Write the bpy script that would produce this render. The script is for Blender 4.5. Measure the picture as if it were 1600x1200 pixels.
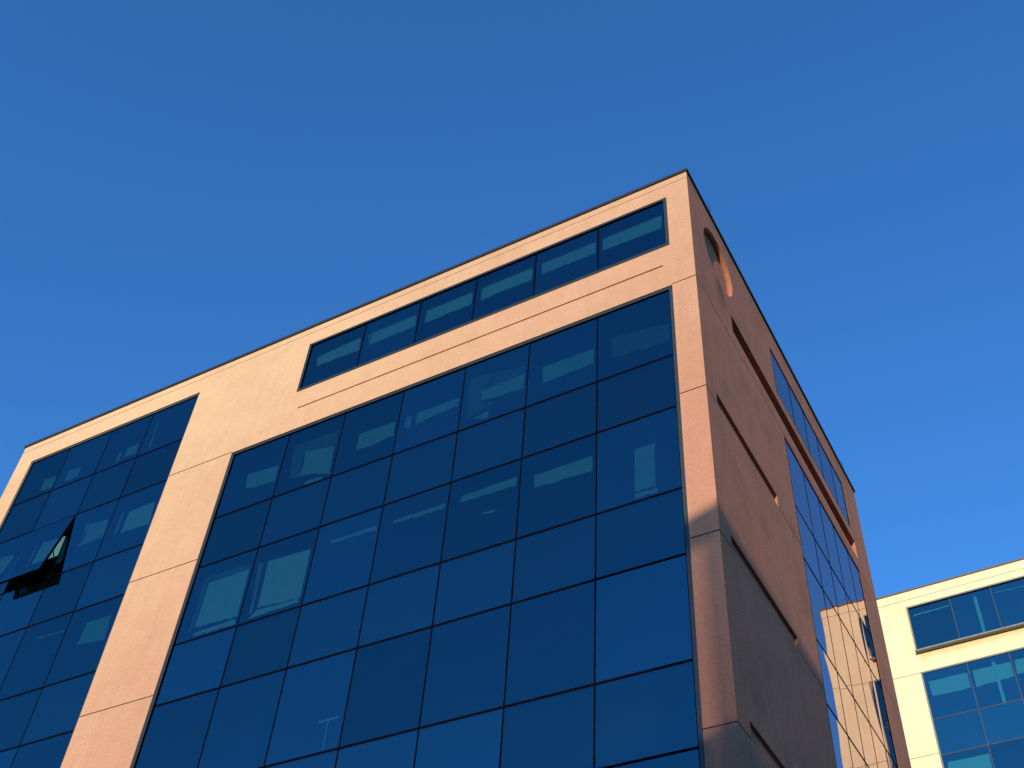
import bpy, bmesh, math, random
from mathutils import Vector, Matrix, noise
R = math.radians
scene = bpy.context.scene
for o in list(bpy.data.objects):
    bpy.data.objects.remove(o)

# ------------------------------------------------------------------ camera
Z0 = 28.44                      # height of the level used as 0 in the facade drawings
W_PX, F_PX = 1600.0, 1809.8
yaw, pitch, roll = -0.570815, 0.818144, 0.085675
cam_d = bpy.data.cameras.new('camera')
cam = bpy.data.objects.new('camera', cam_d)
scene.collection.objects.link(cam)
fwd = Vector((math.sin(yaw)*math.cos(pitch), math.cos(yaw)*math.cos(pitch), math.sin(pitch)))
rt = Vector((math.cos(yaw), -math.sin(yaw), 0))
up = rt.cross(fwd)
rt2 = rt*math.cos(roll) + up*math.sin(roll)
up2 = -rt*math.sin(roll) + up*math.cos(roll)
M = Matrix((rt2, up2, -fwd)).transposed().to_4x4()
M.translation = Vector((5.62256, -16.5357, -26.83842 + Z0))
cam.matrix_world = M
cam_d.sensor_width = 36.0
cam_d.lens = 36.0*F_PX/W_PX
cam_d.clip_start = 0.1
cam_d.clip_end = 3000
scene.camera = cam

# ------------------------------------------------------------------ sky, sun, exposure
SUN_EL, SUN_AZ = R(11.0), R(9.0)        # azimuth east of due south (-Y), towards +X
sdir = Vector((math.sin(SUN_AZ)*math.cos(SUN_EL), -math.cos(SUN_AZ)*math.cos(SUN_EL), math.sin(SUN_EL)))
world = bpy.data.worlds.new('World')
scene.world = world
world.use_nodes = True
wn = world.node_tree.nodes
wl = world.node_tree.links
wn.clear()
out = wn.new('ShaderNodeOutputWorld')
bg = wn.new('ShaderNodeBackground')
sky = wn.new('ShaderNodeTexSky')
sky.sky_type = 'NISHITA'
sky.sun_disc = False
sky.sun_elevation = SUN_EL
sky.sun_rotation = math.pi - SUN_AZ     # Blender: 0 = +Y, clockwise
sky.altitude = 0
sky.air_density = 1.0
sky.dust_density = 0.0
sky.ozone_density = 6.5
bg.inputs['Strength'].default_value = SKY_STRENGTH = 0.15
tint = wn.new('ShaderNodeMix'); tint.data_type = 'RGBA'; tint.blend_type = 'MULTIPLY'
tint.inputs[0].default_value = 1.0; tint.inputs[7].default_value = (0.75, 1.0, 1.07, 1)   # colour response of the camera
wl.new(sky.outputs[0], tint.inputs[6])
wl.new(tint.outputs[2], bg.inputs[0])
wl.new(bg.outputs[0], out.inputs[0])

sun_d = bpy.data.lights.new('sun', 'SUN')
sun = bpy.data.objects.new('sun', sun_d)
scene.collection.objects.link(sun)
sun_d.energy = 2.1
sun_d.angle = R(0.45)
sun_d.color = (1.0, 0.93, 0.74)
sun.rotation_euler = (-sdir).to_track_quat('-Z', 'Y').to_euler()
sun.location = (20, -60, 60)

scene.view_settings.view_transform = 'Standard'
scene.view_settings.look = 'None'
scene.view_settings.exposure = 1.0
scene.view_settings.gamma = 1.0
scene.view_settings.use_curve_mapping = False
scene.render.engine = 'CYCLES'
scene.cycles.max_bounces = 8
scene.cycles.transparent_max_bounces = 16
scene.cycles.caustics_reflective = False

# ------------------------------------------------------------------ materials
def new_mat(name):
    m = bpy.data.materials.new(name)
    m.use_nodes = True
    n = m.node_tree.nodes
    n.clear()
    o = n.new('ShaderNodeOutputMaterial')
    return m, n, m.node_tree.links, o

def concrete(name, base, speck=0.10, warm=(1, 1, 1), stain=0.0, under_circle=False, pits=1.0, light_falloff=False, bump=0.3, sill_tone=False, mott=0.0):
    """precast concrete: fine exposed aggregate, soft mottling, pits and vertical weathering streaks"""
    m, n, l, o = new_mat(name)
    b = n.new('ShaderNodeBsdfPrincipled')
    tc = n.new('ShaderNodeTexCoord')
    def nz(scale, detail=4, vec=None, rough=0.6):
        t = n.new('ShaderNodeTexNoise')
        t.inputs['Scale'].default_value = scale
        t.inputs['Detail'].default_value = detail
        t.inputs['Roughness'].default_value = rough
        l.new(vec or tc.outputs['Object'], t.inputs['Vector'])
        return t.outputs['Fac']
    def ramp(fac, stops):
        r = n.new('ShaderNodeValToRGB')
        e = r.color_ramp.elements
        e[0].position, e[0].color = stops[0][0], (*stops[0][1], 1)
        e[1].position, e[1].color = stops[-1][0], (*stops[-1][1], 1)
        for p, c in stops[1:-1]:
            k = e.new(p); k.color = (*c, 1)
        l.new(fac, r.inputs[0])
        return r.outputs[0]
    def mul(a, c, f=1.0):
        x = n.new('ShaderNodeMix'); x.data_type = 'RGBA'; x.blend_type = 'MULTIPLY'
        x.inputs[0].default_value = f
        l.new(a, x.inputs[6]); l.new(c, x.inputs[7])
        return x.outputs[2]
    rgb = n.new('ShaderNodeRGB'); rgb.outputs[0].default_value = (*base, 1)
    col = rgb.outputs[0]
    # broad mottling: paler and pinker patches of the cast
    col = mul(col, ramp(nz(0.35, 3), [(0.32, (0.95, 0.93, 0.92)), (0.5, (1, 1, 1)), (0.7, (1.03, 1.03, 1.02))]))
    col = mul(col, ramp(nz(1.7, 5), [(0.35, (0.965, 0.955, 0.95)), (0.6, (1.01, 1.01, 1.01))]))
    if mott:     # browner and pinker casts of the side panels
        col = mul(col, ramp(nz(0.8, 4), [(0.35, (0.86, 0.88, 0.82)), (0.5, (1, 1, 1)), (0.66, (1.08, 0.97, 1.02))]), mott)
    if light_falloff:   # light falloff painted into the colour: paler towards the top and the left
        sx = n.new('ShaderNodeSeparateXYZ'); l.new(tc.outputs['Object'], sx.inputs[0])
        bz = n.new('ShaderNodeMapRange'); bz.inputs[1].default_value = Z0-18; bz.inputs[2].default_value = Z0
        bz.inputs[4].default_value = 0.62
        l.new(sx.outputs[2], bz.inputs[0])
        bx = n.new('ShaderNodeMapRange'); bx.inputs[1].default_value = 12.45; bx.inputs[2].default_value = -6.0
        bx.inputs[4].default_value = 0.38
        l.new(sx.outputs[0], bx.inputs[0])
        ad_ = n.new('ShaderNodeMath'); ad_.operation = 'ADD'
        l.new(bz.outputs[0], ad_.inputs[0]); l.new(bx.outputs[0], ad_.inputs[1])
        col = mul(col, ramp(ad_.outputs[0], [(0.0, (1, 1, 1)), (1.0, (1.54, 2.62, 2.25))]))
    # vertical streaks
    mp = n.new('ShaderNodeMapping'); mp.inputs['Scale'].default_value = (3.2, 3.2, 0.16)
    l.new(tc.outputs['Object'], mp.inputs[0])
    col = mul(col, ramp(nz(1.0, 5, mp.outputs[0]), [(0.36, (0.84, 0.80, 0.80)), (0.52, (1, 1, 1)), (0.75, (1.04, 1.03, 1.02))]), stain)
    # aggregate
    lo = 1 - speck*1.6
    col = mul(col, ramp(nz(42, 3), [(0.34, (lo, lo*0.98, lo*0.97)), (0.5, (1, 1, 1)), (0.68, (1+speck, 1+speck, 1+speck))]))
    vo = n.new('ShaderNodeTexVoronoi'); vo.inputs['Scale'].default_value = 26
    l.new(tc.outputs['Object'], vo.inputs['Vector'])
    col = mul(col, ramp(vo.outputs['Distance'], [(0.02, (1.22, 1.2, 1.16)), (0.16, (1, 1, 1))]), 0.55)
    # pits
    vp = n.new('ShaderNodeTexVoronoi'); vp.inputs['Scale'].default_value = 5.5
    l.new(tc.outputs['Object'], vp.inputs['Vector'])
    col = mul(col, ramp(vp.outputs['Distance'], [(0.035, (0.50, 0.45, 0.42)), (0.075, (1, 1, 1))]), pits)
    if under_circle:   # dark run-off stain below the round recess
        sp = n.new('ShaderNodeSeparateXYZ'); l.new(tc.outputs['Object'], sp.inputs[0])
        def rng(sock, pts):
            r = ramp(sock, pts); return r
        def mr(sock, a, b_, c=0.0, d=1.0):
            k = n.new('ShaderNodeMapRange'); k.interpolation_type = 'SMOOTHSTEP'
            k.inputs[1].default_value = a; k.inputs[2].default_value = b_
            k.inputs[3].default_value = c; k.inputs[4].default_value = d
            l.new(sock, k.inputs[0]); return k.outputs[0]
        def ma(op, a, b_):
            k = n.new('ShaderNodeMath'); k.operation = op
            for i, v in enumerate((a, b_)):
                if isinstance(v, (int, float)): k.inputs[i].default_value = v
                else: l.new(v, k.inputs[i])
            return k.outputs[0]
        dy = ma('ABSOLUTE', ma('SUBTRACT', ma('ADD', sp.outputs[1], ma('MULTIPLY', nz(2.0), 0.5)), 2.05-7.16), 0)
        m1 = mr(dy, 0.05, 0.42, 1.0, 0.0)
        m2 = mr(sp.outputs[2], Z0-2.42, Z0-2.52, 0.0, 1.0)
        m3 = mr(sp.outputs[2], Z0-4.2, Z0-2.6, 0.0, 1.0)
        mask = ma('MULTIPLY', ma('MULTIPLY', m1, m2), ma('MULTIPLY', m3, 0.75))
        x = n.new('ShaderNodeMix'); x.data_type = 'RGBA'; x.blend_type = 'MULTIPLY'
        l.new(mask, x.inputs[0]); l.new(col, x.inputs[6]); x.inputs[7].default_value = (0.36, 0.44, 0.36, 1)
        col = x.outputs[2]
    if sill_tone:   # orange tone under the projecting sill, fading downwards
        sp = n.new('ShaderNodeSeparateXYZ'); l.new(tc.outputs['Object'], sp.inputs[0])
        ed = n.new('ShaderNodeMath'); ed.operation = 'MULTIPLY_ADD'
        l.new(nz(1.6, 5), ed.inputs[0]); ed.inputs[1].default_value = 0.7; l.new(sp.outputs[2], ed.inputs[2])
        def mr2(sock, a, b_, c, d):
            k = n.new('ShaderNodeMapRange'); k.interpolation_type = 'SMOOTHSTEP'
            for i_, v_ in zip((1, 2, 3, 4), (a, b_, c, d)): k.inputs[i_].default_value = v_
            l.new(sock, k.inputs[0]); return k.outputs[0]
        mk = n.new('ShaderNodeMath'); mk.operation = 'MULTIPLY'
        l.new(mr2(ed.outputs[0], Z0+4.15, Z0+4.75, 0.0, 1.0), mk.inputs[0])
        l.new(mr2(sp.outputs[2], Z0+4.36, Z0+4.42, 1.0, 0.0), mk.inputs[1])
        mk2 = n.new('ShaderNodeMath'); mk2.operation = 'MULTIPLY'
        l.new(mk.outputs[0], mk2.inputs[0]); mx = n.new('ShaderNodeMath'); mx.operation = 'MULTIPLY'
        l.new(mr2(sp.outputs[0], -1.75, -1.5, 0.0, 0.85), mx.inputs[0]); l.new(mr2(sp.outputs[0], 3.2, 3.8, 1.0, 0.0), mx.inputs[1])
        l.new(mx.outputs[0], mk2.inputs[1])
        x = n.new('ShaderNodeMix'); x.data_type = 'RGBA'; x.blend_type = 'MULTIPLY'
        l.new(mk2.outputs[0], x.inputs[0]); l.new(col, x.inputs[6]); x.inputs[7].default_value = (0.98, 0.72, 0.52, 1)
        col = x.outputs[2]
    l.new(col, b.inputs['Base Color'])
    b.inputs['Roughness'].default_value = 0.95
    b.inputs['Diffuse Roughness'].default_value = 0.15
    b.inputs['Specular IOR Level'].default_value = 0.15
    bu = n.new('ShaderNodeBump'); bu.inputs['Strength'].default_value = bump; bu.inputs['Distance'].default_value = 0.008
    ad = n.new('ShaderNodeMath'); ad.operation = 'MULTIPLY_ADD'
    l.new(nz(48, 4, rough=0.7), ad.inputs[0]); ad.inputs[1].default_value = 0.55
    l.new(nz(7, 3), ad.inputs[2])
    l.new(ad.outputs[0], bu.inputs['Height'])
    l.new(bu.outputs[0], b.inputs['Normal'])
    l.new(b.outputs[0], o.inputs[0])
    return m

def plain(name, col, rough=0.5, metal=0.0, var=0.12, scale=6.0, spec=0.5):
    m, n, l, o = new_mat(name)
    b = n.new('ShaderNodeBsdfPrincipled')
    tc = n.new('ShaderNodeTexCoord'); t = n.new('ShaderNodeTexNoise')
    t.inputs['Scale'].default_value = scale; t.inputs['Detail'].default_value = 5
    l.new(tc.outputs['Object'], t.inputs['Vector'])
    r = n.new('ShaderNodeValToRGB')
    r.color_ramp.elements[0].position = 0.3; r.color_ramp.elements[1].position = 0.7
    r.color_ramp.elements[0].color = (*[c*(1-var) for c in col], 1)
    r.color_ramp.elements[1].color = (*[c*(1+var) for c in col], 1)
    l.new(t.outputs['Fac'], r.inputs[0]); l.new(r.outputs[0], b.inputs['Base Color'])
    b.inputs['Roughness'].default_value = rough; b.inputs['Metallic'].default_value = metal
    b.inputs['Specular IOR Level'].default_value = spec
    l.new(b.outputs[0], o.inputs[0])
    return m

def glass(name, refl, trans, fmin, fmax, dirt=0.004, vary=0.17):
    """solar-control glazing: coated mirror reflection over tinted see-through glass"""
    m, n, l, o = new_mat(name)
    g = n.new('ShaderNodeBsdfGlossy'); g.inputs['Color'].default_value = (*refl, 1); g.inputs['Roughness'].default_value = 0.0
    t = n.new('ShaderNodeBsdfTransparent'); t.inputs['Color'].default_value = (*trans, 1)
    lw = n.new('ShaderNodeLayerWeight'); lw.inputs['Blend'].default_value = 0.42
    mr = n.new('ShaderNodeMapRange'); mr.inputs[3].default_value = fmin; mr.inputs[4].default_value = fmax
    l.new(lw.outputs['Fresnel'], mr.inputs[0])
    # every unit comes from another coating batch
    oi = n.new('ShaderNodeObjectInfo'); vr = n.new('ShaderNodeMapRange'); vr.inputs[3].default_value = 1-vary; vr.inputs[4].default_value = 1+vary
    l.new(oi.outputs['Random'], vr.inputs[0])
    mm = n.new('ShaderNodeMath'); mm.operation = 'MULTIPLY'
    l.new(mr.outputs[0], mm.inputs[0]); l.new(vr.outputs[0], mm.inputs[1])
    x = n.new('ShaderNodeMixShader')
    l.new(mm.outputs[0], x.inputs[0]); l.new(t.outputs[0], x.inputs[1]); l.new(g.outputs[0], x.inputs[2])
    # thin film of dust
    d = n.new('ShaderNodeBsdfDiffuse'); d.inputs['Color'].default_value = (0.30, 0.32, 0.34, 1)
    tc = n.new('ShaderNodeTexCoord'); nz = n.new('ShaderNodeTexNoise'); nz.inputs['Scale'].default_value = 1.3; nz.inputs['Detail'].default_value = 6
    l.new(tc.outputs['Object'], nz.inputs['Vector'])
    m2 = n.new('ShaderNodeMapRange'); m2.inputs[1].default_value = 0.35; m2.inputs[2].default_value = 0.75
    m2.inputs[3].default_value = dirt*0.3; m2.inputs[4].default_value = dirt*1.6
    l.new(nz.outputs['Fac'], m2.inputs[0])
    y = n.new('ShaderNodeMixShader')
    l.new(m2.outputs[0], y.inputs[0]); l.new(x.outputs[0], y.inputs[1]); l.new(d.outputs[0], y.inputs[2])
    l.new(y.outputs[0], o.inputs[0])
    return m

MAT = {}
MAT['wall'] = concrete('pink_concrete', (0.50, 0.180, 0.115), speck=0.11, bump=0.2, light_falloff=True, stain=0.2)
MAT['wall_side'] = concrete('red_brown_concrete', (0.50, 0.196, 0.112), speck=0.28, stain=0.3, mott=1.0, under_circle=True, bump=0.5)
MAT['wall_pale'] = concrete('cream_concrete', (0.84, 0.73, 0.42), sill_tone=True, speck=0.05, stain=0.25, pits=0.3)
MAT['joint'] = plain('joint_sealant', (0.24, 0.10, 0.055), 0.9)
MAT['joint_pale'] = plain('joint_sealant_pale', (0.52, 0.40, 0.26), 0.9)
MAT['coping'] = plain('grey_metal_coping', (0.030, 0.026, 0.024), 0.6, 0.0, spec=0.3)
MAT['coping_pale'] = plain('brown_metal_coping', (0.16, 0.085, 0.05), 0.6, 0.0)
MAT['frame'] = plain('dark_window_metal', (0.017, 0.022, 0.023), 0.5, 0.0)
MAT['frame_pale'] = plain('grey_window_metal', (0.21, 0.20, 0.165), 0.55, 0.0)
MAT['frame_mid'] = plain('mid_grey_window_metal', (0.075, 0.075, 0.065), 0.5, 0.0)
MAT['mullion'] = plain('black_glazing_seal', (0.004, 0.0035, 0.004), 0.9, spec=0.0)
MAT['mullion_pale'] = plain('brown_glazing_seal', (0.035, 0.030, 0.028), 0.6)
MAT['glass'] = glass('blue_solar_glass', (0.17, 0.50, 0.62), (0.12, 0.29, 0.33), 0.19, 1.0, 0.001)
MAT['glass_side'] = glass('blue_solar_glass_side', (0.74, 0.50, 0.50), (0.12, 0.28, 0.36), 0.75, 0.97, 0.003, 0.03)
MAT['glass_pale'] = glass('teal_solar_glass', (0.22, 0.58, 0.62), (0.20, 0.50, 0.50), 0.30, 0.95)
MAT['spandrel'] = plain('spandrel_backing', (0.010, 0.014, 0.022), 0.7)
MAT['interior'] = plain('dark_interior', (0.09, 0.09, 0.065), 0.9)
MAT['slab'] = plain('ceiling_slab', (0.09, 0.09, 0.07), 0.9)
MAT['blind'] = plain('pale_blind_fabric', (0.82, 0.84, 0.80), 0.9, var=0.06, scale=3)
MAT['blind_mid'] = plain('cream_blind_fabric', (0.52, 0.56, 0.50), 0.9, var=0.12, scale=2)
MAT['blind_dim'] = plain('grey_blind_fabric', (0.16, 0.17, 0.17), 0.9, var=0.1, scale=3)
MAT['roof'] = plain('roof_gravel', (0.25, 0.24, 0.22), 0.95, var=0.3, scale=20)
MAT['asphalt'] = plain('asphalt', (0.05, 0.05, 0.052), 0.95, var=0.25, scale=3)
MAT['pave'] = plain('pavement_slabs', (0.12, 0.11, 0.10), 0.9, var=0.15, scale=4)
MAT['brick'] = plain('unseen_neighbour_render', (0.34, 0.27, 0.21), 0.9, var=0.1, scale=2)
MAT['steel'] = plain('shade_screen_steel', (0.42, 0.43, 0.44), 0.4, 0.6)
MAT['leaf'] = plain('plant_leaf', (0.05, 0.09, 0.03), 0.7, var=0.4, scale=10)
MAT['pot'] = plain('terracotta', (0.35, 0.16, 0.09), 0.8)

# ------------------------------------------------------------------ helpers
def link(name, bm, mats, parent=None, smooth=False):
    me = bpy.data.meshes.new(name)
    bm.normal_update()
    bm.to_mesh(me); bm.free()
    for m in (mats if isinstance(mats, (list, tuple)) else [mats]):
        me.materials.append(m)
    if smooth:
        for p in me.polygons: p.use_smooth = True
    o = bpy.data.objects.new(name, me)
    scene.collection.objects.link(o)
    if parent: o.parent = parent
    return o

def empty(name, loc=(0, 0, 0), rz=0.0):
    o = bpy.data.objects.new(name, None)
    o.location = loc; o.rotation_euler = (0, 0, rz); o.empty_display_size = 0.5
    scene.collection.objects.link(o)
    return o

def tag(o, label=None, cat=None, group=None, kind=None):
    for k, v in (('label', label), ('category', cat), ('group', group), ('kind', kind)):
        if v: o[k] = v
    return o

def box(bm, x0, x1, y0, y1, z0, z1, mat=0, skip=()):
    v = [bm.verts.new(p) for p in ((x0,y0,z0),(x1,y0,z0),(x1,y1,z0),(x0,y1,z0),(x0,y0,z1),(x1,y0,z1),(x1,y1,z1),(x0,y1,z1))]
    for f in ((3,2,1,0),(4,5,6,7),(0,1,5,4),(1,2,6,5),(2,3,7,6),(3,0,4,7)):
        fc = bm.faces.new([v[i] for i in f]); fc.material_index = mat
    return v

class Plane:
    """facade frame: u along the wall, z up, d inwards"""
    def __init__(s, o, u, i): s.o, s.u, s.i = Vector(o), Vector(u), Vector(i)
    def __call__(s, u, z, d=0.0): return s.o + s.u*u + Vector((0, 0, Z0+z)) + s.i*d
    def quad(s, bm, pts, mat=0):
        f = bm.faces.new([bm.verts.new(s(*p)) for p in pts]); f.material_index = mat
        return f
    def slab(s, bm, u0, u1, z0, z1, d0, d1, mat=0):
        c = [s(u, z, d) for d in (d0, d1) for (u, z) in ((u0,z0),(u1,z0),(u1,z1),(u0,z1))]
        v = [bm.verts.new(p) for p in c]
        for f in ((0,1,2,3),(7,6,5,4),(0,4,5,1),(1,5,6,2),(2,6,7,3),(3,7,4,0)):
            fc = bm.faces.new([v[i] for i in f]); fc.material_index = mat

FA = Plane((0, 0, 0), (1, 0, 0), (0, 1, 0))
FB = Plane((0, 0, 0), (0, 1, 0), (-1, 0, 0))

def relief(bm, F, u0, u1, z0, z1, rects, joint_mat=1):
    """wall face cut into cells; rects = (u0,u1,z0,z1,depth,mat,open) pushed in by depth, open ones are left without a back"""
    us = sorted(set([u0, u1] + [min(max(r[i], u0), u1) for r in rects for i in (0, 1)]))
    zs = sorted(set([z0, z1] + [min(max(r[i], z0), z1) for r in rects for i in (2, 3)]))
    nu, nz_ = len(us)-1, len(zs)-1
    cell = {}
    for i in range(nu):
        cu = (us[i]+us[i+1])/2
        for j in range(nz_):
            cz = (zs[j]+zs[j+1])/2
            c = (0.0, 0, False)
            for r in rects:
                if r[0] < cu < r[1] and r[2] < cz < r[3]: c = (r[4], r[5], r[6])
            cell[i, j] = c
    for (i, j), (d, m, op) in cell.items():
        a, b, c, e = us[i], us[i+1], zs[j], zs[j+1]
        if not op: F.quad(bm, [(a,c,d),(b,c,d),(b,e,d),(a,e,d)], m)
        for di, dj in ((1,0),(0,1)):
            k = (i+di, j+dj)
            if k in cell:
                d2, m2, _ = cell[k]
                if abs(d2-d) > 1e-6:
                    mm = m if d > d2 else m2
                    if di: F.quad(bm, [(b,c,d),(b,c,d2),(b,e,d2),(b,e,d)], mm)
                    else: F.quad(bm, [(a,e,d),(b,e,d),(b,e,d2),(a,e,d2)], mm)

def ring_recess(bm, F, uc, zc, r, hu, hz, depth, seg=64):
    """square of wall with a round blind recess in it"""
    rim, back, outer = [], [], []
    for k in range(seg):
        a = 2*math.pi*k/seg
        c, s = math.cos(a), math.sin(a)
        rim.append(bm.verts.new(F(uc+r*c, zc+r*s, 0)))
        back.append(bm.verts.new(F(uc+r*c, zc+r*s, depth)))
        q = 1/max(abs(c)/hu, abs(s)/hz)
        outer.append(bm.verts.new(F(uc+q*c, zc+q*s, 0)))
    for k in range(seg):
        j = (k+1) % seg
        bm.faces.new((rim[k], rim[j], outer[j], outer[k]))
        f = bm.faces.new((rim[k], back[k], back[j], rim[j])); f.smooth = True
    bm.faces.new(back)

def pane(name, F, u0, u1, z0, z1, d, mat, parent, seed, amp=0.0022, tilt=0.0010, N=8):
    """one sheet of glass, very slightly bowed and tilted as real panes are"""
    rnd = random.Random(seed)
    tu, tz = rnd.uniform(-tilt, tilt), rnd.uniform(-tilt, tilt)
    off = Vector((rnd.uniform(0, 90), rnd.uniform(0, 90), seed*1.7))
    bow = rnd.uniform(0.3, 1.0)*amp
    bm = bmesh.new()
    g = []
    for i in range(N+1):
        row = []
        for j in range(N+1):
            a, b = i/N, j/N
            u, z = u0+(u1-u0)*a, z0+(z1-z0)*b
            e = (1-(2*a-1)**2)*(1-(2*b-1)**2)
            dd = d - bow*e + amp*1.3*noise.noise(Vector((u*0.9, z*0.55, 0))+off)*(0.25+e) + tu*(u-(u0+u1)/2) + tz*(z-(z0+z1)/2)
            row.append(bm.verts.new(F(u, z, dd)))
        g.append(row)
    for i in range(N):
        for j in range(N):
            bm.faces.new((g[i][j], g[i+1][j], g[i+1][j+1], g[i][j+1]))
    return link(name, bm, mat, parent, True)

def frame_mesh(F, u0, u1, z0, z1, us, zs, d_front, d_glass, fw, mv, mh, sill=0.0):
    """outer frame (mat 0) and the narrow black joints between the panes (mat 1)"""
    bm = bmesh.new()
    g = 0.004
    a, b, c, e = u0+g, u1-g, z0+g, z1-g
    dB = d_glass+0.10
    F.slab(bm, a, b, e-fw, e, d_front, dB)                     # head
    F.slab(bm, a, b, c, c+fw, d_front-sill, dB)                # foot
    F.slab(bm, a, a+fw, c+fw+0.002, e-fw-0.002, d_front, dB)
    F.slab(bm, b-fw, b, c+fw+0.002, e-fw-0.002, d_front, dB)
    ia, ib, ic, ie = a+fw+0.001, b-fw-0.001, c+fw+0.001, e-fw-0.001
    # shadow gap lining
    t = 0.018
    for (p, q, r, s) in ((ia, ib, ie-t, ie), (ia, ib, ic, ic+t), (ia, ia+t, ic+t, ie-t), (ib-t, ib, ic+t, ie-t)):
        F.slab(bm, p, q, r, s, d_front+0.006, dB-0.01, 1)
    for z in zs:
        F.slab(bm, ia+t+.001, ib-t-.001, z-mh/2, z+mh/2, d_glass-0.008, d_glass+0.05, 1)
    for u in us:
        F.slab(bm, u-mv/2, u+mv/2, ic+t+.001, ie-t-.001, d_glass-0.0055, d_glass+0.046, 1)
    return bm

def blind(poly, F, d, mat, parent, seed=0, name='window_blind'):
    rnd = random.Random(seed)
    pts = []
    n = len(poly)
    for k in range(n):
        (a, b), (c, e) = poly[k], poly[(k+1) % n]
        L = math.hypot(c-a, e-b); m = max(1, int(L/0.09))
        vert = abs(c-a) < abs(e-b)*0.5
        top = (not vert) and (b+e)/2 > sum(p[1] for p in poly)/n
        j = 0.008 if (vert or top) else 0.024
        for q in range(m):
            t = q/m
            pts.append((a+(c-a)*t+(rnd.uniform(-j, j) if q else 0), b+(e-b)*t+(rnd.uniform(-j, j) if q else 0)))
    if sum(pts[i][0]*pts[(i+1) % len(pts)][1]-pts[(i+1) % len(pts)][0]*pts[i][1] for i in range(len(pts))) < 0: pts.reverse()
    bm = bmesh.new()
    v0 = [bm.verts.new(F(p[0], p[1], d)) for p in pts]
    v1 = [bm.verts.new(F(p[0], p[1], d+0.02)) for p in pts]
    bm.faces.new(v0); bm.faces.new(v1[::-1])
    for k in range(len(pts)):
        j = (k+1) % len(pts)
        bm.faces.new((v0[k], v1[k], v1[j], v0[j]))
    bmesh.ops.triangulate(bm, faces=[f for f in bm.faces if len(f.verts) > 4])
    return link(name, bm, mat, parent)

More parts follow.
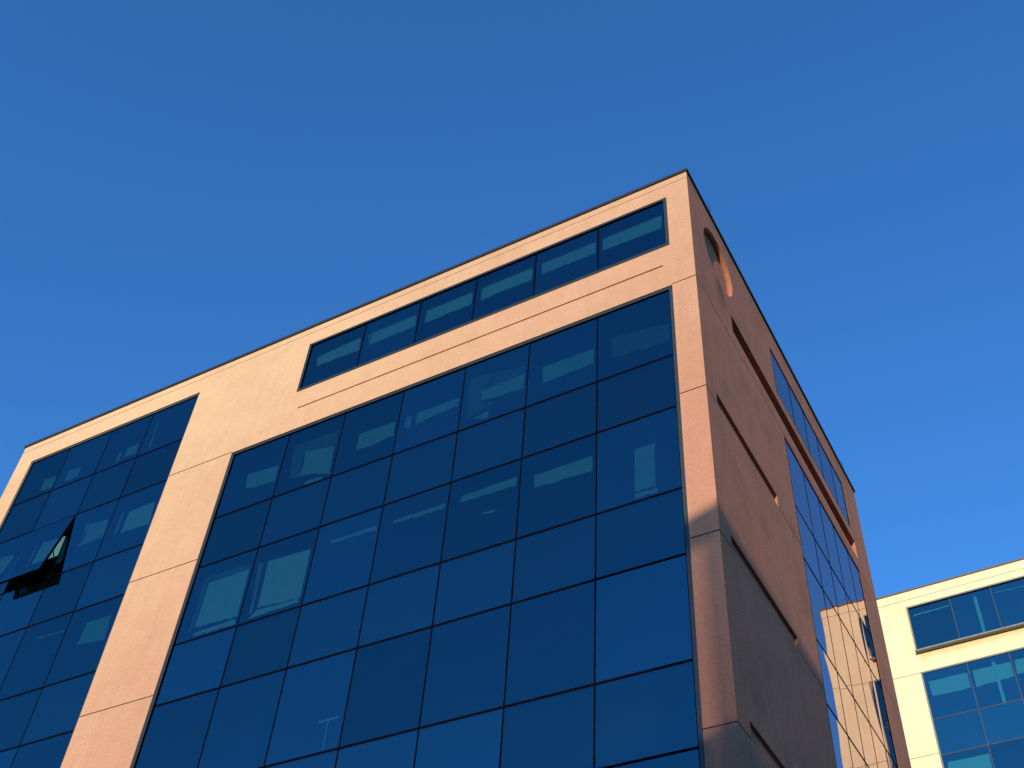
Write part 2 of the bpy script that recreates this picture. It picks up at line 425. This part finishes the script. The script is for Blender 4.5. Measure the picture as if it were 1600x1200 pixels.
BLINDS = {
 'band':[[(-2.68,-0.59),(-0.9,-0.74),(-0.95,-1.36),(-2.68,-1.28)],[(-4.57,-0.55),(-2.89,-0.66),(-2.89,-1.28),(-4.56,-1.24)],[(-6.57,-0.62),(-4.87,-0.66),(-4.86,-1.31),(-6.53,-1.32)],[(-8.45,-0.68),(-6.83,-0.67),(-6.81,-1.32),(-8.41,-1.34)],[(-10.45,-0.66),(-8.78,-0.63),(-8.73,-1.3),(-10.38,-1.31)],[(-12.32,-0.87),(-10.74,-0.74),(-10.69,-1.36),(-12.27,-1.3)]],
 'right':[[(-4.34,-5.2),(-2.92,-5.22),(-2.92,-5.74),(-4.04,-5.81),(-4.33,-5.82)],[(-6.14,-5.24),(-4.86,-5.21),(-4.87,-5.72),(-5.72,-5.69),(-6.1,-5.62)],[(-6.34,-6.2),(-5.93,-6.1),(-5.85,-6.09),(-5.85,-6.34)],[(-8.11,-5.18),(-6.81,-5.19),(-6.82,-5.5),(-7.5,-5.5),(-8.09,-5.64)],[(-8.47,-5.18),(-8.28,-5.21),(-8.27,-5.61),(-8.45,-5.61)],[(-9.96,-5.17),(-8.8,-5.19),(-8.78,-5.73),(-9.57,-5.81),(-9.96,-5.75)],[(-13.79,-5.13),(-12.68,-5.22),(-12.66,-5.83),(-13.42,-5.76),(-13.74,-5.64)],[(-11.8,-5.07),(-10.76,-5.25),(-10.71,-6.35),(-11.25,-6.09),(-11.81,-5.97),(-11.73,-5.56)],[(-11.51,-6.28),(-10.93,-6.31),(-11.0,-6.43),(-11.53,-6.39)],[(-14.01,-8.85),(-12.69,-8.85),(-12.65,-10.3),(-14.03,-10.25)],[(-13.98,-10.41),(-12.69,-10.38),(-12.68,-10.53),(-14.01,-10.51)],[(-12.1,-8.79),(-10.75,-8.84),(-10.72,-10.34),(-12.04,-10.25)],[(-12.39,-8.78),(-12.25,-8.78),(-12.19,-10.32),(-12.29,-10.41)],[(-12.03,-10.3),(-10.75,-10.37),(-10.76,-10.48),(-12.26,-10.5)],[(-10.15,-8.8),(-8.78,-8.79),(-8.76,-8.94),(-10.13,-8.88)],[(-8.28,-8.82),(-6.8,-8.82),(-6.82,-8.98),(-8.27,-8.91)],[(-6.35,-8.76),(-4.86,-8.73),(-4.88,-8.99),(-6.43,-8.95)],[(-5.82,-9.51),(-5.31,-9.54),(-5.47,-9.6)],[(-4.4,-8.87),(-2.93,-8.86),(-2.91,-9.31),(-4.38,-9.27)],[(-1.89,-9.1),(-1.4,-9.11),(-1.43,-10.36),(-1.91,-10.31)],[(-1.9,-10.39),(-1.38,-10.42),(-1.39,-10.52),(-1.9,-10.52)]],
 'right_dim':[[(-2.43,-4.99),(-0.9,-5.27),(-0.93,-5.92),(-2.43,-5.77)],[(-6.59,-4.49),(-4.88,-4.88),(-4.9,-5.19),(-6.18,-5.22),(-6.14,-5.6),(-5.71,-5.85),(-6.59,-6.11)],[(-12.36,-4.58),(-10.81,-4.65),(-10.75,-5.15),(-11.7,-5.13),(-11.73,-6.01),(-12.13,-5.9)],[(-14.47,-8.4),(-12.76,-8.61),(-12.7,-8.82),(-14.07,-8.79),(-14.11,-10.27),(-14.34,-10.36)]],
 'left':[[(-23.48,-1.54),(-22.93,-1.57),(-22.9,-2.13),(-23.44,-2.04)],[(-22.41,-1.53),(-21.74,-1.65),(-21.74,-2.04),(-22.34,-2.08)],[(-19.74,-1.61),(-19.26,-1.62),(-19.23,-2.06),(-19.74,-2.04)],[(-20.08,-1.71),(-19.95,-1.7),(-19.93,-2.12),(-20.05,-2.18)],[(-18.79,-0.76),(-18.71,-0.77),(-18.61,-2.04),(-18.68,-2.02)],[(-18.39,-4.83),(-17.4,-4.78),(-17.27,-5.69),(-18.41,-5.62)],[(-18.73,-4.73),(-18.61,-4.75),(-18.6,-5.58),(-18.71,-5.62)],[(-20.25,-4.66),(-19.23,-4.81),(-19.16,-5.54),(-20.2,-5.55),(-20.04,-5.32)],[(-22.0,-4.76),(-20.98,-4.85),(-20.96,-5.62),(-22.07,-5.59)],[(-22.31,-4.74),(-22.24,-4.74),(-22.22,-5.61),(-22.4,-5.6)],[(-23.98,-4.72),(-23.19,-4.81),(-23.2,-5.4),(-23.64,-5.52)],[(-18.33,-8.82),(-17.43,-8.85),(-17.34,-9.67),(-18.38,-9.55)],[(-20.3,-8.77),(-19.2,-8.82),(-19.18,-8.87),(-20.27,-8.82)]],
 'b2win':[[(-1.57,3.08),(0.14,3.07),(0.14,2.31),(-0.73,2.3),(-1.53,2.33)],[(0.39,3.09),(2.01,3.07),(2.01,2.34),(1.18,2.31),(0.37,2.27)],[(2.2,3.11),(2.77,3.09),(2.76,2.44),(2.15,2.42)],[(-1.56,-0.86),(0.16,-0.87),(0.14,-1.52),(0.12,-1.77),(-1.64,-1.5)]],
 'b2band':[[(-1.56,6.69),(0.14,6.71),(0.12,6.64),(-1.57,6.62)],[(2.21,6.73),(3.53,6.68),(3.52,6.65),(2.2,6.69)]],
}

def glazing(parent, name, F, u0, u1, z0, z1, us, zs, kinds, d_front, d_glass, fw, mv, mh, matf, matm, matg, seed, sill=0.0, skip=(), label=None, amp=0.0022, tilt=0.001):
    """one glazed opening: frame part with one child per glass unit"""
    fr = link(name, frame_mesh(F, u0, u1, z0, z1, us, zs, d_front, d_glass, fw, mv, mh, sill), [matf, matm], parent)
    if label: fr['label'] = label
    ub = [u0+fw+0.023] + list(us) + [u1-fw-0.023]
    zb = [z1-fw-0.023] + list(zs) + [z0+fw+0.023]
    for r in range(len(zb)-1):
        for c in range(len(ub)-1):
            if (c, r) in skip: continue
            seed += 1
            k = kinds[r % len(kinds)]
            o = pane('window_pane' if k == 'v' else 'spandrel_panel', F,
                     ub[c]+(mv/2-.004 if c else 0), ub[c+1]-(mv/2-.004 if c < len(ub)-2 else 0),
                     zb[r+1]+(mh/2-.004 if r < len(zb)-2 else 0), zb[r]-(mh/2-.004 if r else 0),
                     d_glass, matg, fr, seed, amp, tilt)
    # opaque insulated backing behind each spandrel band belongs to the frame part
    bm = bmesh.new(); bm.from_mesh(fr.data)
    for r in range(len(zb)-1):
        if kinds[r % len(kinds)] == 's':
            F.slab(bm, ub[0], ub[-1], zb[r+1]+0.03, zb[r]-0.03, d_glass+0.055, d_glass+0.10, 2)
    bm.to_mesh(fr.data); bm.free()
    fr.data.materials.append(MAT['spandrel'])
    return fr
# ------------------------------------------------------------------ setting: ground, road, pavement
def sheet(name, x0, x1, y0, y1, z, mat):
    bm = bmesh.new()
    bm.faces.new([bm.verts.new(p) for p in ((x0,y0,z),(x1,y0,z),(x1,y1,z),(x0,y1,z))])
    return tag(link(name, bm, mat), kind='structure')
sheet('ground', -1500, 1500, -1500, 1500, 0.0, MAT['pave'])
sheet('road', -120, 120, -24, -11, 0.004, MAT['asphalt'])
bm = bmesh.new()
box(bm, -120, 120, -10.9, -0.6, 0.002, 0.13)
tag(link('pavement', bm, MAT['pave']), kind='structure')

# ------------------------------------------------------------------ main building
J = [-4.33, -8.23, -12.31, -16.42, -20.5, -24.6]
B1 = tag(empty('office_building', (-12.45, 7.16, 0)),
         'pink concrete office block in front, dark blue glazing, round recess on its shaded side', 'building')
B1o = Vector((-12.45, 7.16, 0))
FA = Plane(-B1o, (1, 0, 0), (0, 1, 0))
FB = Plane(-B1o, (0, 1, 0), (-1, 0, 0))
XL, YF, TOP = -24.92, 14.35, 0.235
BOT = -Z0
jw = 0.015
OPR = (-14.33, -0.62, -24.95, -4.36)        # right field of glass
OPL = (-24.17, -16.71, -24.95, -0.71)       # left field of glass
OPB = (-12.40, -0.62, -2.72, -0.60)         # band window
RD = 0.15
rects = [(XL, 0, -0.024-jw*0.6, -0.024+jw*0.6, 0.014, 1, False)]
for k, z in enumerate(J):
    rects.append((OPR[1], 0.0, z-jw, z+jw, 0.02, 1, False))
    rects.append((OPL[1], OPR[0], z-jw, z+jw, 0.02, 1, False))
    rects.append((XL, OPL[0], z-jw, z+jw, 0.02, 1, False))
rects.append((-12.19, -0.83, -3.505, -3.45, 0.05, 0, False))
for o_ in (OPR, OPL, OPB): rects.append((*o_, RD, 0, True))
bm = bmesh.new()
relief(bm, FA, XL, 0.0, BOT, TOP, rects)
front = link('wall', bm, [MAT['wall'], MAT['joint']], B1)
front['label'] = 'sunlit front wall of pink concrete with panel joints and a long thin groove'

OBW = (6.06, 12.59, -24.95, -4.40)
OBB = (6.00, 12.62, -2.72, -0.79)
rects = [(0, YF, -0.024-jw*0.6, -0.024+jw*0.6, 0.014, 1, False)]
for k, z in enumerate(J):
    rects.append((0.0, YF, z-jw, z+jw, 0.02, 1, False))
    if k > 0: rects.append((0.64, 4.46, z-jw, z+0.37, 0.075, 0, False))
rects.append((2.51, 12.77, -3.80, -3.12, 0.17, 0, False))
rects.append((0.90, 3.00, -2.55, -0.45, 0.0, 0, True))
rects.append((*OBW, RD, 0, True)); rects.append((*OBB, RD, 0, True))
bm = bmesh.new()
relief(bm, FB, 0.0, YF, BOT, TOP, rects)
ring_recess(bm, FB, 1.95, -1.50, 1.0, 1.05, 1.05, 0.16)
side = link('wall', bm, [MAT['wall_side'], MAT['joint']], B1)
side['label'] = 'shaded side wall of pink concrete with a round recess, a long slot and short horizontal slots'
# rear and left walls, roof deck
bm = bmesh.new()
def wq(pts): bm.faces.new([bm.verts.new(Vector(p)-B1o) for p in pts])
wq([(XL,0,0),(XL,YF,0),(XL,YF,Z0+TOP),(XL,0,Z0+TOP)])
wq([(XL,YF,0),(0,YF,0),(0,YF,Z0+TOP),(XL,YF,Z0+TOP)])
link('wall', bm, MAT['wall_side'], B1)['label'] = 'plain rear and end walls of pink concrete'
bm = bmesh.new()
box(bm, XL+.3-B1o.x, -.3-B1o.x, .3-B1o.y, YF-.3-B1o.y, Z0-.45, Z0-.25)
link('roof', bm, MAT['roof'], B1)
# parapet coping: folded metal, projecting past the wall
bm = bmesh.new()
ov, z0, z1 = 0.045, Z0+0.236, Z0+0.335
X0, X1, Y0, Y1 = XL-ov-B1o.x, ov-B1o.x, -ov-B1o.y, YF+ov-B1o.y
wd = 0.42
box(bm, X0, X1, Y0, Y0+wd, z0, z1)
box(bm, X0, X1, Y1-wd, Y1, z0, z1)
box(bm, X0, X0+wd, Y0+wd+.002, Y1-wd-.002, z0, z1)
box(bm, X1-wd, X1, Y0+wd+.002, Y1-wd-.002, z0, z1)
for x in [XL+3.1*k for k in range(1, 8)]:          # lapped joints of the coping lengths
    box(bm, x-.03-B1o.x, x+.03-B1o.x, Y0-.004, Y0+wd+.004, z0-.003, z1+.004)
for y in (3.2, 6.4, 9.6, 12.8):
    box(bm, X1-wd-.004, X1+.004, y-.03-B1o.y, y+.03-B1o.y, z0-.003, z1+.004)
link('parapet_coping', bm, MAT['coping'], B1)
# small wire loops of the lightning conductor on the coping
for y, h in ((1.59, .60), (13.2, .42)):
    bm = bmesh.new()
    pts = [Vector((0.02, y-.05+0.18*math.sin(t*math.pi), Z0+.39+h*.7*t+0.05*math.sin(t*2*math.pi)))-B1o for t in [k/14 for k in range(15)]]
    pr = None
    for k, p in enumerate(pts):
        ring = [bm.verts.new(p+Vector((.007*math.cos(a), .007*math.sin(a), 0))) for a in (0, 2.1, 4.2)]
        if pr:
            for i in range(3): bm.faces.new((pr[i], pr[(i+1) % 3], ring[(i+1) % 3], ring[i]))
        pr = ring
    link('conductor_wire', bm, MAT['mullion'], B1)

# interior floors and core seen dimly through the glass
bm = bmesh.new()
for za, zb in ((-4.30, -2.74), (-8.42, -6.92), (-12.50, -11.0), (-16.6, -15.1), (-20.7, -19.18), (-24.8, -23.27)):
    box(bm, XL+.4-B1o.x, -.35-B1o.x, .42-B1o.y, YF-.5-B1o.y, Z0+za, Z0+zb)
link('floor_slab', bm, MAT['slab'], B1)
bm = bmesh.new()
box(bm, XL+3-B1o.x, -3.2-B1o.x, 4.5-B1o.y, YF-2-B1o.y, .05, Z0-.6)
link('building_core', bm, MAT['interior'], B1)

rowR = [-6.824, -8.517, -10.906, -12.605, -14.991, -16.702, -19.08, -20.78, -23.17]
colR = [-12.248, -10.33, -8.424, -6.499, -4.588, -2.671]
rowL = [-2.71, -4.402, -6.807, -8.549, -10.941, -12.629, -15.02, -16.72, -19.1, -20.8, -23.2]
colL = [-22.33, -20.452, -18.667]
cwR = glazing(B1, 'curtain_wall', FA, *OPR, colR, rowR, 'vs', 0.02, 0.05, 0.09, 0.034, 0.050,
              MAT['frame'], MAT['mullion'], MAT['glass'], 100, label='large seven-bay field of dark blue glass on the sunlit front')
cwL = glazing(B1, 'curtain_wall', FA, *OPL, colL, rowL, 'vs', 0.03, 0.055, 0.065, 0.026, 0.046,
              MAT['frame_mid'], MAT['mullion'], MAT['glass'], 300, skip=((1, 2),), label='narrow four-bay field of dark blue glass at the left end, one unit open')
bwA = glazing(B1, 'band_window', FA, *OPB, [-10.304, -8.365, -6.481, -4.568, -2.649], [], 'v', -0.02, 0.015, 0.085, 0.045, 0.05,
              MAT['frame'], MAT['mullion'], MAT['glass'], 500, label='long band window of six panes under the parapet')
colB = [7.589, 8.875, 10.136, 11.437]
cwB = glazing(B1, 'curtain_wall', FB, *OBW, colB, rowR, 'vs', 0.004, 0.016, 0.05, 0.028, 0.040,
              MAT['mullion'], MAT['mullion'], MAT['glass_side'], 600, label='five-bay field of mirror-like glass on the shaded side reflecting the cream building', amp=0.0032, tilt=0.0008)
bwB = glazing(B1, 'band_window', FB, *OBB, colB, [], 'v', 0.004, 0.016, 0.05, 0.028, 0.04,
              MAT['mullion'], MAT['mullion'], MAT['glass_side'], 700, label='band window of five panes on the shaded side')

for k, p in enumerate(BLINDS['right']): blind(p, FA, 0.35, MAT['blind' if k in (9, 11, 10, 13) else 'blind_mid'], cwR, k)
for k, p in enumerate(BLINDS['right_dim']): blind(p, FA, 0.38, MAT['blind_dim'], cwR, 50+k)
for k, p in enumerate(BLINDS['left']): blind(p, FA, 0.35, MAT['blind' if k in (8, 5) else 'blind_mid'], cwL, 100+k)
for k, p in enumerate(BLINDS['band']): blind(p, FA, 0.35, MAT['blind'], bwA, 200+k)

# the open top-hung sash in the left field
ang = R(9.5)
hx0, hx1, hz = -22.33+.02, -20.452-.02, -4.402-.03
L = 2.405-.05
class Sash:
    def __call__(s, u, z, d=0.0):      # z runs 0 (hinge) .. -L, rotated outwards
        y = 0.035 + z*math.sin(ang) + d*math.cos(ang)
        return Vector((u, y, Z0+hz + z*math.cos(ang) - d*math.sin(ang)))-B1o
    slab = Plane.slab
    quad = Plane.quad
SA = Sash()
bm = bmesh.new()
fw = .045
SA.slab(bm, hx0, hx1, -fw, 0, 0.004, .07)
SA.slab(bm, hx0, hx1, -L, -L+fw, 0.004, .07)
SA.slab(bm, hx0, hx0+fw, -L+fw+.001, -fw-.001, 0.004, .07)
SA.slab(bm, hx1-fw, hx1, -L+fw+.001, -fw-.001, 0.004, .07)
sash = link('open_sash', bm, MAT['mullion'], cwL)
sash['label'] = 'top-hung glass unit tilted outwards'
# glass of the sash sits in front of its frame; it is the same mesh part
bm = bmesh.new(); bm.from_mesh(sash.data)
SA.quad(bm, [(hx0,-L,0.0),(hx1,-L,0.0),(hx1,0,0.0),(hx0,0,0.0)], 1)
bm.to_mesh(sash.data); bm.free(); sash.data.materials.append(MAT['glass'])
# stay arms and inner frame of the open unit
bm = bmesh.new()
for x in (hx0+.07, hx1-.07):
    p, q = SA(x, -L*.62, .07), Vector((x, .13, Z0+hz-L*.80))-B1o
    dv = (q-p).normalized(); sx = Vector((.012, 0, 0)); sy = dv.cross(sx).normalized()*.012
    a = [bm.verts.new(p+i*sx+j*sy) for i, j in ((-1,-1),(1,-1),(1,1),(-1,1))]
    b = [bm.verts.new(q+i*sx+j*sy) for i, j in ((-1,-1),(1,-1),(1,1),(-1,1))]
    for k in range(4): bm.faces.new((a[k], a[(k+1) % 4], b[(k+1) % 4], b[k]))
    bm.faces.new(a[::-1]); bm.faces.new(b)
link('stay_arm', bm, MAT['frame'], cwL)
bm = bmesh.new()
a0, a1, c0, c1 = -22.33+.02, -20.452-.02, -6.807+.024, -4.402-.024
for (p, q, r, s) in ((a0, a1, c1-.06, c1), (a0, a1, c0, c0+.08), (a0, a0+.06, c0+.081, c1-.061), (a1-.06, a1, c0+.081, c1-.061)):
    FA.slab(bm, p, q, r, s, .075, .2)
link('inner_frame', bm, MAT['mullion'], cwL)

# ------------------------------------------------------------------ second building, cream concrete
PH = -0.033
B2 = tag(empty('office_building', (0, 30.8, 0), PH),
         'bright cream concrete office block at the lower right behind the pink block', 'building')
G = Plane((0, 0, 0), (1, 0, 0), (0, 1, 0))
XA, XB, T2 = -3.72, 5.78, 7.80
K = [3.384, -0.566, -4.65, -8.7, -12.8, -16.9, -21.0]
O1 = (-1.74, 3.83, 4.36, 6.93)
O2 = (-1.76, 3.80, -24.0, 3.41)
rects = [(XA, XB, 7.335-jw, 7.335+jw, 0.014, 1, False)]
for z in K:
    rects.append((XA, O2[0], z-.015, z+.015, 0.02, 1, False)); rects.append((O2[1], XB, z-.015, z+.015, 0.02, 1, False))
rects += [(*O1, RD, 0, True), (*O2, RD, 0, True)]
bm = bmesh.new()
relief(bm, G, XA, XB, BOT, T2, rects)
link('wall', bm, [MAT['wall_pale'], MAT['joint_pale']], B2)['label'] = 'sunlit cream front wall'
bm = bmesh.new()
def wq2(pts): bm.faces.new([bm.verts.new(p) for p in pts])
D2 = 15.0
wq2([(XB,0,0),(XB,D2,0),(XB,D2,Z0+T2),(XB,0,Z0+T2)])
wq2([(XA,0,0),(XA,0,Z0+T2),(XA,D2,Z0+T2),(XA,D2,0)])
wq2([(XA,D2,0),(XA,D2,Z0+T2),(XB,D2,Z0+T2),(XB,D2,0)])
link('wall', bm, MAT['wall_pale'], B2)['label'] = 'plain side and rear walls'
bm = bmesh.new(); box(bm, XA+.3, XB-.3, .3, D2-.3, Z0+T2-.5, Z0+T2-.3)
link('roof', bm, MAT['roof'], B2)
bm = bmesh.new()
z0, z1 = Z0+T2-.006, Z0+T2+.07
box(bm, XA-.04, XB+.04, -.05, .4, z0, z1); box(bm, XA-.04, XB+.04, D2-.4, D2+.05, z0, z1)
box(bm, XA-.04, XA+.4, .402, D2-.402, z0, z1); box(bm, XB-.4, XB+.04, .402, D2-.402, z0, z1)
link('parapet_coping', bm, MAT['coping_pale'], B2)
bm = bmesh.new()
for za, zb in ((-0.6, .95), (-4.75, -3.1), (-8.9, -7.2), (3.5, 4.3), (7.0, 7.25)):
    box(bm, XA+.4, XB-.35, .66, D2-.5, Z0+za, Z0+zb)
link('floor_slab', bm, MAT['slab'], B2)
bm = bmesh.new(); box(bm, XA+1.0, XB-1.0, 4.0, D2-2, .05, Z0+T2-1.0)
link('building_core', bm, MAT['interior'], B2)
bm = bmesh.new(); box(bm, 1.26, 1.40, .30, .44, Z0+.98, Z0+6.98)
link('light_streak', bm, MAT['blind'], B2)  # pale strip added in place of a streak of reflected light on the glass
c2 = [0.272, 2.10]
r2 = [1.014, -0.667, -3.07, -4.76, -7.16, -8.85, -11.25, -12.94, -15.3, -17.0, -19.4, -21.1]
bw2 = glazing(B2, 'band_window', G, *O1, [0.265, 2.129], [], 'v', -0.05, 0.02, 0.07, 0.035, 0.04, MAT['frame_pale'], MAT['mullion_pale'], MAT['glass_pale'], 800, sill=0.20,
              label='band window of three panes with a projecting grey frame')
cw2 = glazing(B2, 'curtain_wall', G, *O2, c2, r2, 'vs', -0.01, 0.02, 0.07, 0.035, 0.04, MAT['frame_pale'], MAT['mullion_pale'], MAT['glass_pale'], 900,
              label='three-bay field of blue glass with pale blinds')
for k, p in enumerate(BLINDS['b2win']): blind(p, G, 0.35, MAT['blind'], cw2, 300+k)
for k, p in enumerate(BLINDS['b2band']): blind(p, G, 0.35, MAT['blind'], bw2, 400+k)

# ------------------------------------------------------------------ unseen neighbour behind the camera, its roofline shaped to shade the foot of the corner
def toward_sun(p, dist):
    return Vector(p) + sdir*(dist/abs(sdir.y))
NB_D = 44.0                                     # metres in front of the main facade
corner = toward_sun((-0.40, 0, 0), NB_D)
top_z = toward_sun((0, 0, Z0-11.62), NB_D).z
low_z = toward_sun((0, 0, Z0-12.42), NB_D).z
NB = tag(empty('unseen_neighbour_building', (corner.x, corner.y, 0), SUN_AZ), 'plain rendered block behind the viewpoint, unseen, with a slatted screen added on its roof to cast shade', 'building')
FN = Plane((0, 0, 0), (1, 0, 0), (0, -1, 0))
roof_z = toward_sun((0, 0, Z0-16.6), NB_D).z
bm = bmesh.new()
rr = []
for f in range(4):
    for c in range(8):
        a = 1.5+c*3.5; b = -Z0+1.0+f*3.6
        rr.append((a, a+1.8, b, b+1.6, .15, 1, False))
relief(bm, FN, 0, 30, -Z0, roof_z-Z0, rr)
v = lambda *p: bm.verts.new(p)
for q in (((0,0,0),(0,-20,0),(0,-20,roof_z),(0,0,roof_z)), ((30,0,0),(30,-20,0),(30,-20,roof_z),(30,0,roof_z)), ((0,-20,0),(30,-20,0),(30,-20,roof_z),(0,-20,roof_z))):
    bm.faces.new([v(*p) for p in q])
link('wall', bm, [MAT['brick'], MAT['frame']], NB)
bm = bmesh.new()
box(bm, -.0, 30, -20, 0, roof_z+.01, roof_z+.2)
link('roof', bm, MAT['roof'], NB)
# slats added to cast partial shade; the first blades run on past the corner
def rise(x): return 0.3*(x-.4) if x < .4 else min(0.8*(x-.4), .8)
bm = bmesh.new()
hgt = top_z-roof_z-.2
SP = .1
nb_ = int((hgt+1.2)/SP)
for k in range(nb_):
    over = k*SP < (top_z-low_z)
    runs = [([-2.6, -1.2, .4, .9, 1.4, 30], .86)] if over else [([-1.1, -.02], .62), ([.0, .4, .9, 1.4, 30], .80)]
    for xs, fill in runs:
        prev = None
        for x in xs:
            zt_ = top_z+rise(x)-k*SP
            ring = [bm.verts.new(p) for p in ((x, .012, zt_), (x, .036, zt_), (x, .036, zt_-SP*fill), (x, .012, zt_-SP*fill))]
            if prev:
                for i_ in range(4): bm.faces.new((prev[i_], prev[(i_+1) % 4], ring[(i_+1) % 4], ring[i_]))
            else: bm.faces.new(ring)
            prev = ring
        bm.faces.new(prev[::-1])
for x in [.04+3*q for q in range(11)]:
    box(bm, x, x+.04, .05, .13, roof_z-.6, top_z+rise(x))
box(bm, -2.6, 0.03, .05, .13, low_z+.0, low_z+.06)
link('shade_screen', bm, MAT['steel'], NB)
bm = bmesh.new()
box(bm, -6.0, -.01, -8, -.4, 0, roof_z+.15)                # unseen block added to shade the lower end of the lit strip
link('shade_block', bm, MAT['brick'], NB)

# slender pale stand seen faintly through the front glass
cs = tag(empty('coat_stand', (-9.33, 0.62, Z0-15.1)), 'slender pale T-shaped stand seen faintly behind the lower front glass', 'coat stand')
bm = bmesh.new()
bmesh.ops.create_cone(bm, cap_ends=True, segments=12, radius1=.016, radius2=.013, depth=1.22, matrix=Matrix.Translation((0, 0, .64)))
link('pole', bm, MAT['blind'], cs)
bm = bmesh.new(); box(bm, -.25, .27, -.02, .02, 1.252, 1.30)
link('crossbar', bm, MAT['blind'], cs)
bm = bmesh.new()
bmesh.ops.create_cone(bm, cap_ends=True, segments=24, radius1=.17, radius2=.14, depth=.028, matrix=Matrix.Translation((0, 0, .016)))
link('foot', bm, MAT['blind'], cs)

# indoor plant whose top shows at the foot of the second building's glass
pp = tag(empty('potted_plant', (0, 0, 0)), 'small leafy indoor plant behind the lowest visible glass of the cream building', 'plant')
base = Vector((0.86*math.cos(PH)-.95*math.sin(PH), 30.8+0.86*math.sin(PH)+.95*math.cos(PH), Z0-3.09))
pp.location = base
bm = bmesh.new()
bmesh.ops.create_cone(bm, cap_ends=True, segments=20, radius1=.14, radius2=.19, depth=.34, matrix=Matrix.Translation((0, 0, .175)))
link('pot', bm, MAT['pot'], pp)
bm = bmesh.new()
rnd = random.Random(4)
for k in range(160):
    a = rnd.uniform(0, 6.28); h = rnd.uniform(.45, 1.18); r = rnd.uniform(.02, .26)*(1.25-abs(h-.8))
    c = Vector((r*math.cos(a), r*math.sin(a), h)); d = Vector((math.cos(a), math.sin(a), rnd.uniform(.3, 1.4))).normalized()
    w = d.cross(Vector((rnd.uniform(-1, 1), rnd.uniform(-1, 1), .4))).normalized()*.022
    bm.faces.new([bm.verts.new(p) for p in (c, c+d*.06+w, c+d*.15, c+d*.06-w)])
for k in range(7):
    a = k*.9; p = Vector((0, 0, .33)); q = Vector((.12*math.cos(a), .12*math.sin(a), 1.0)); w = Vector((.006, 0, 0))
    bm.faces.new([bm.verts.new(x) for x in (p-w, p+w, q+w, q-w)])
link('foliage', bm, MAT['leaf'], pp)
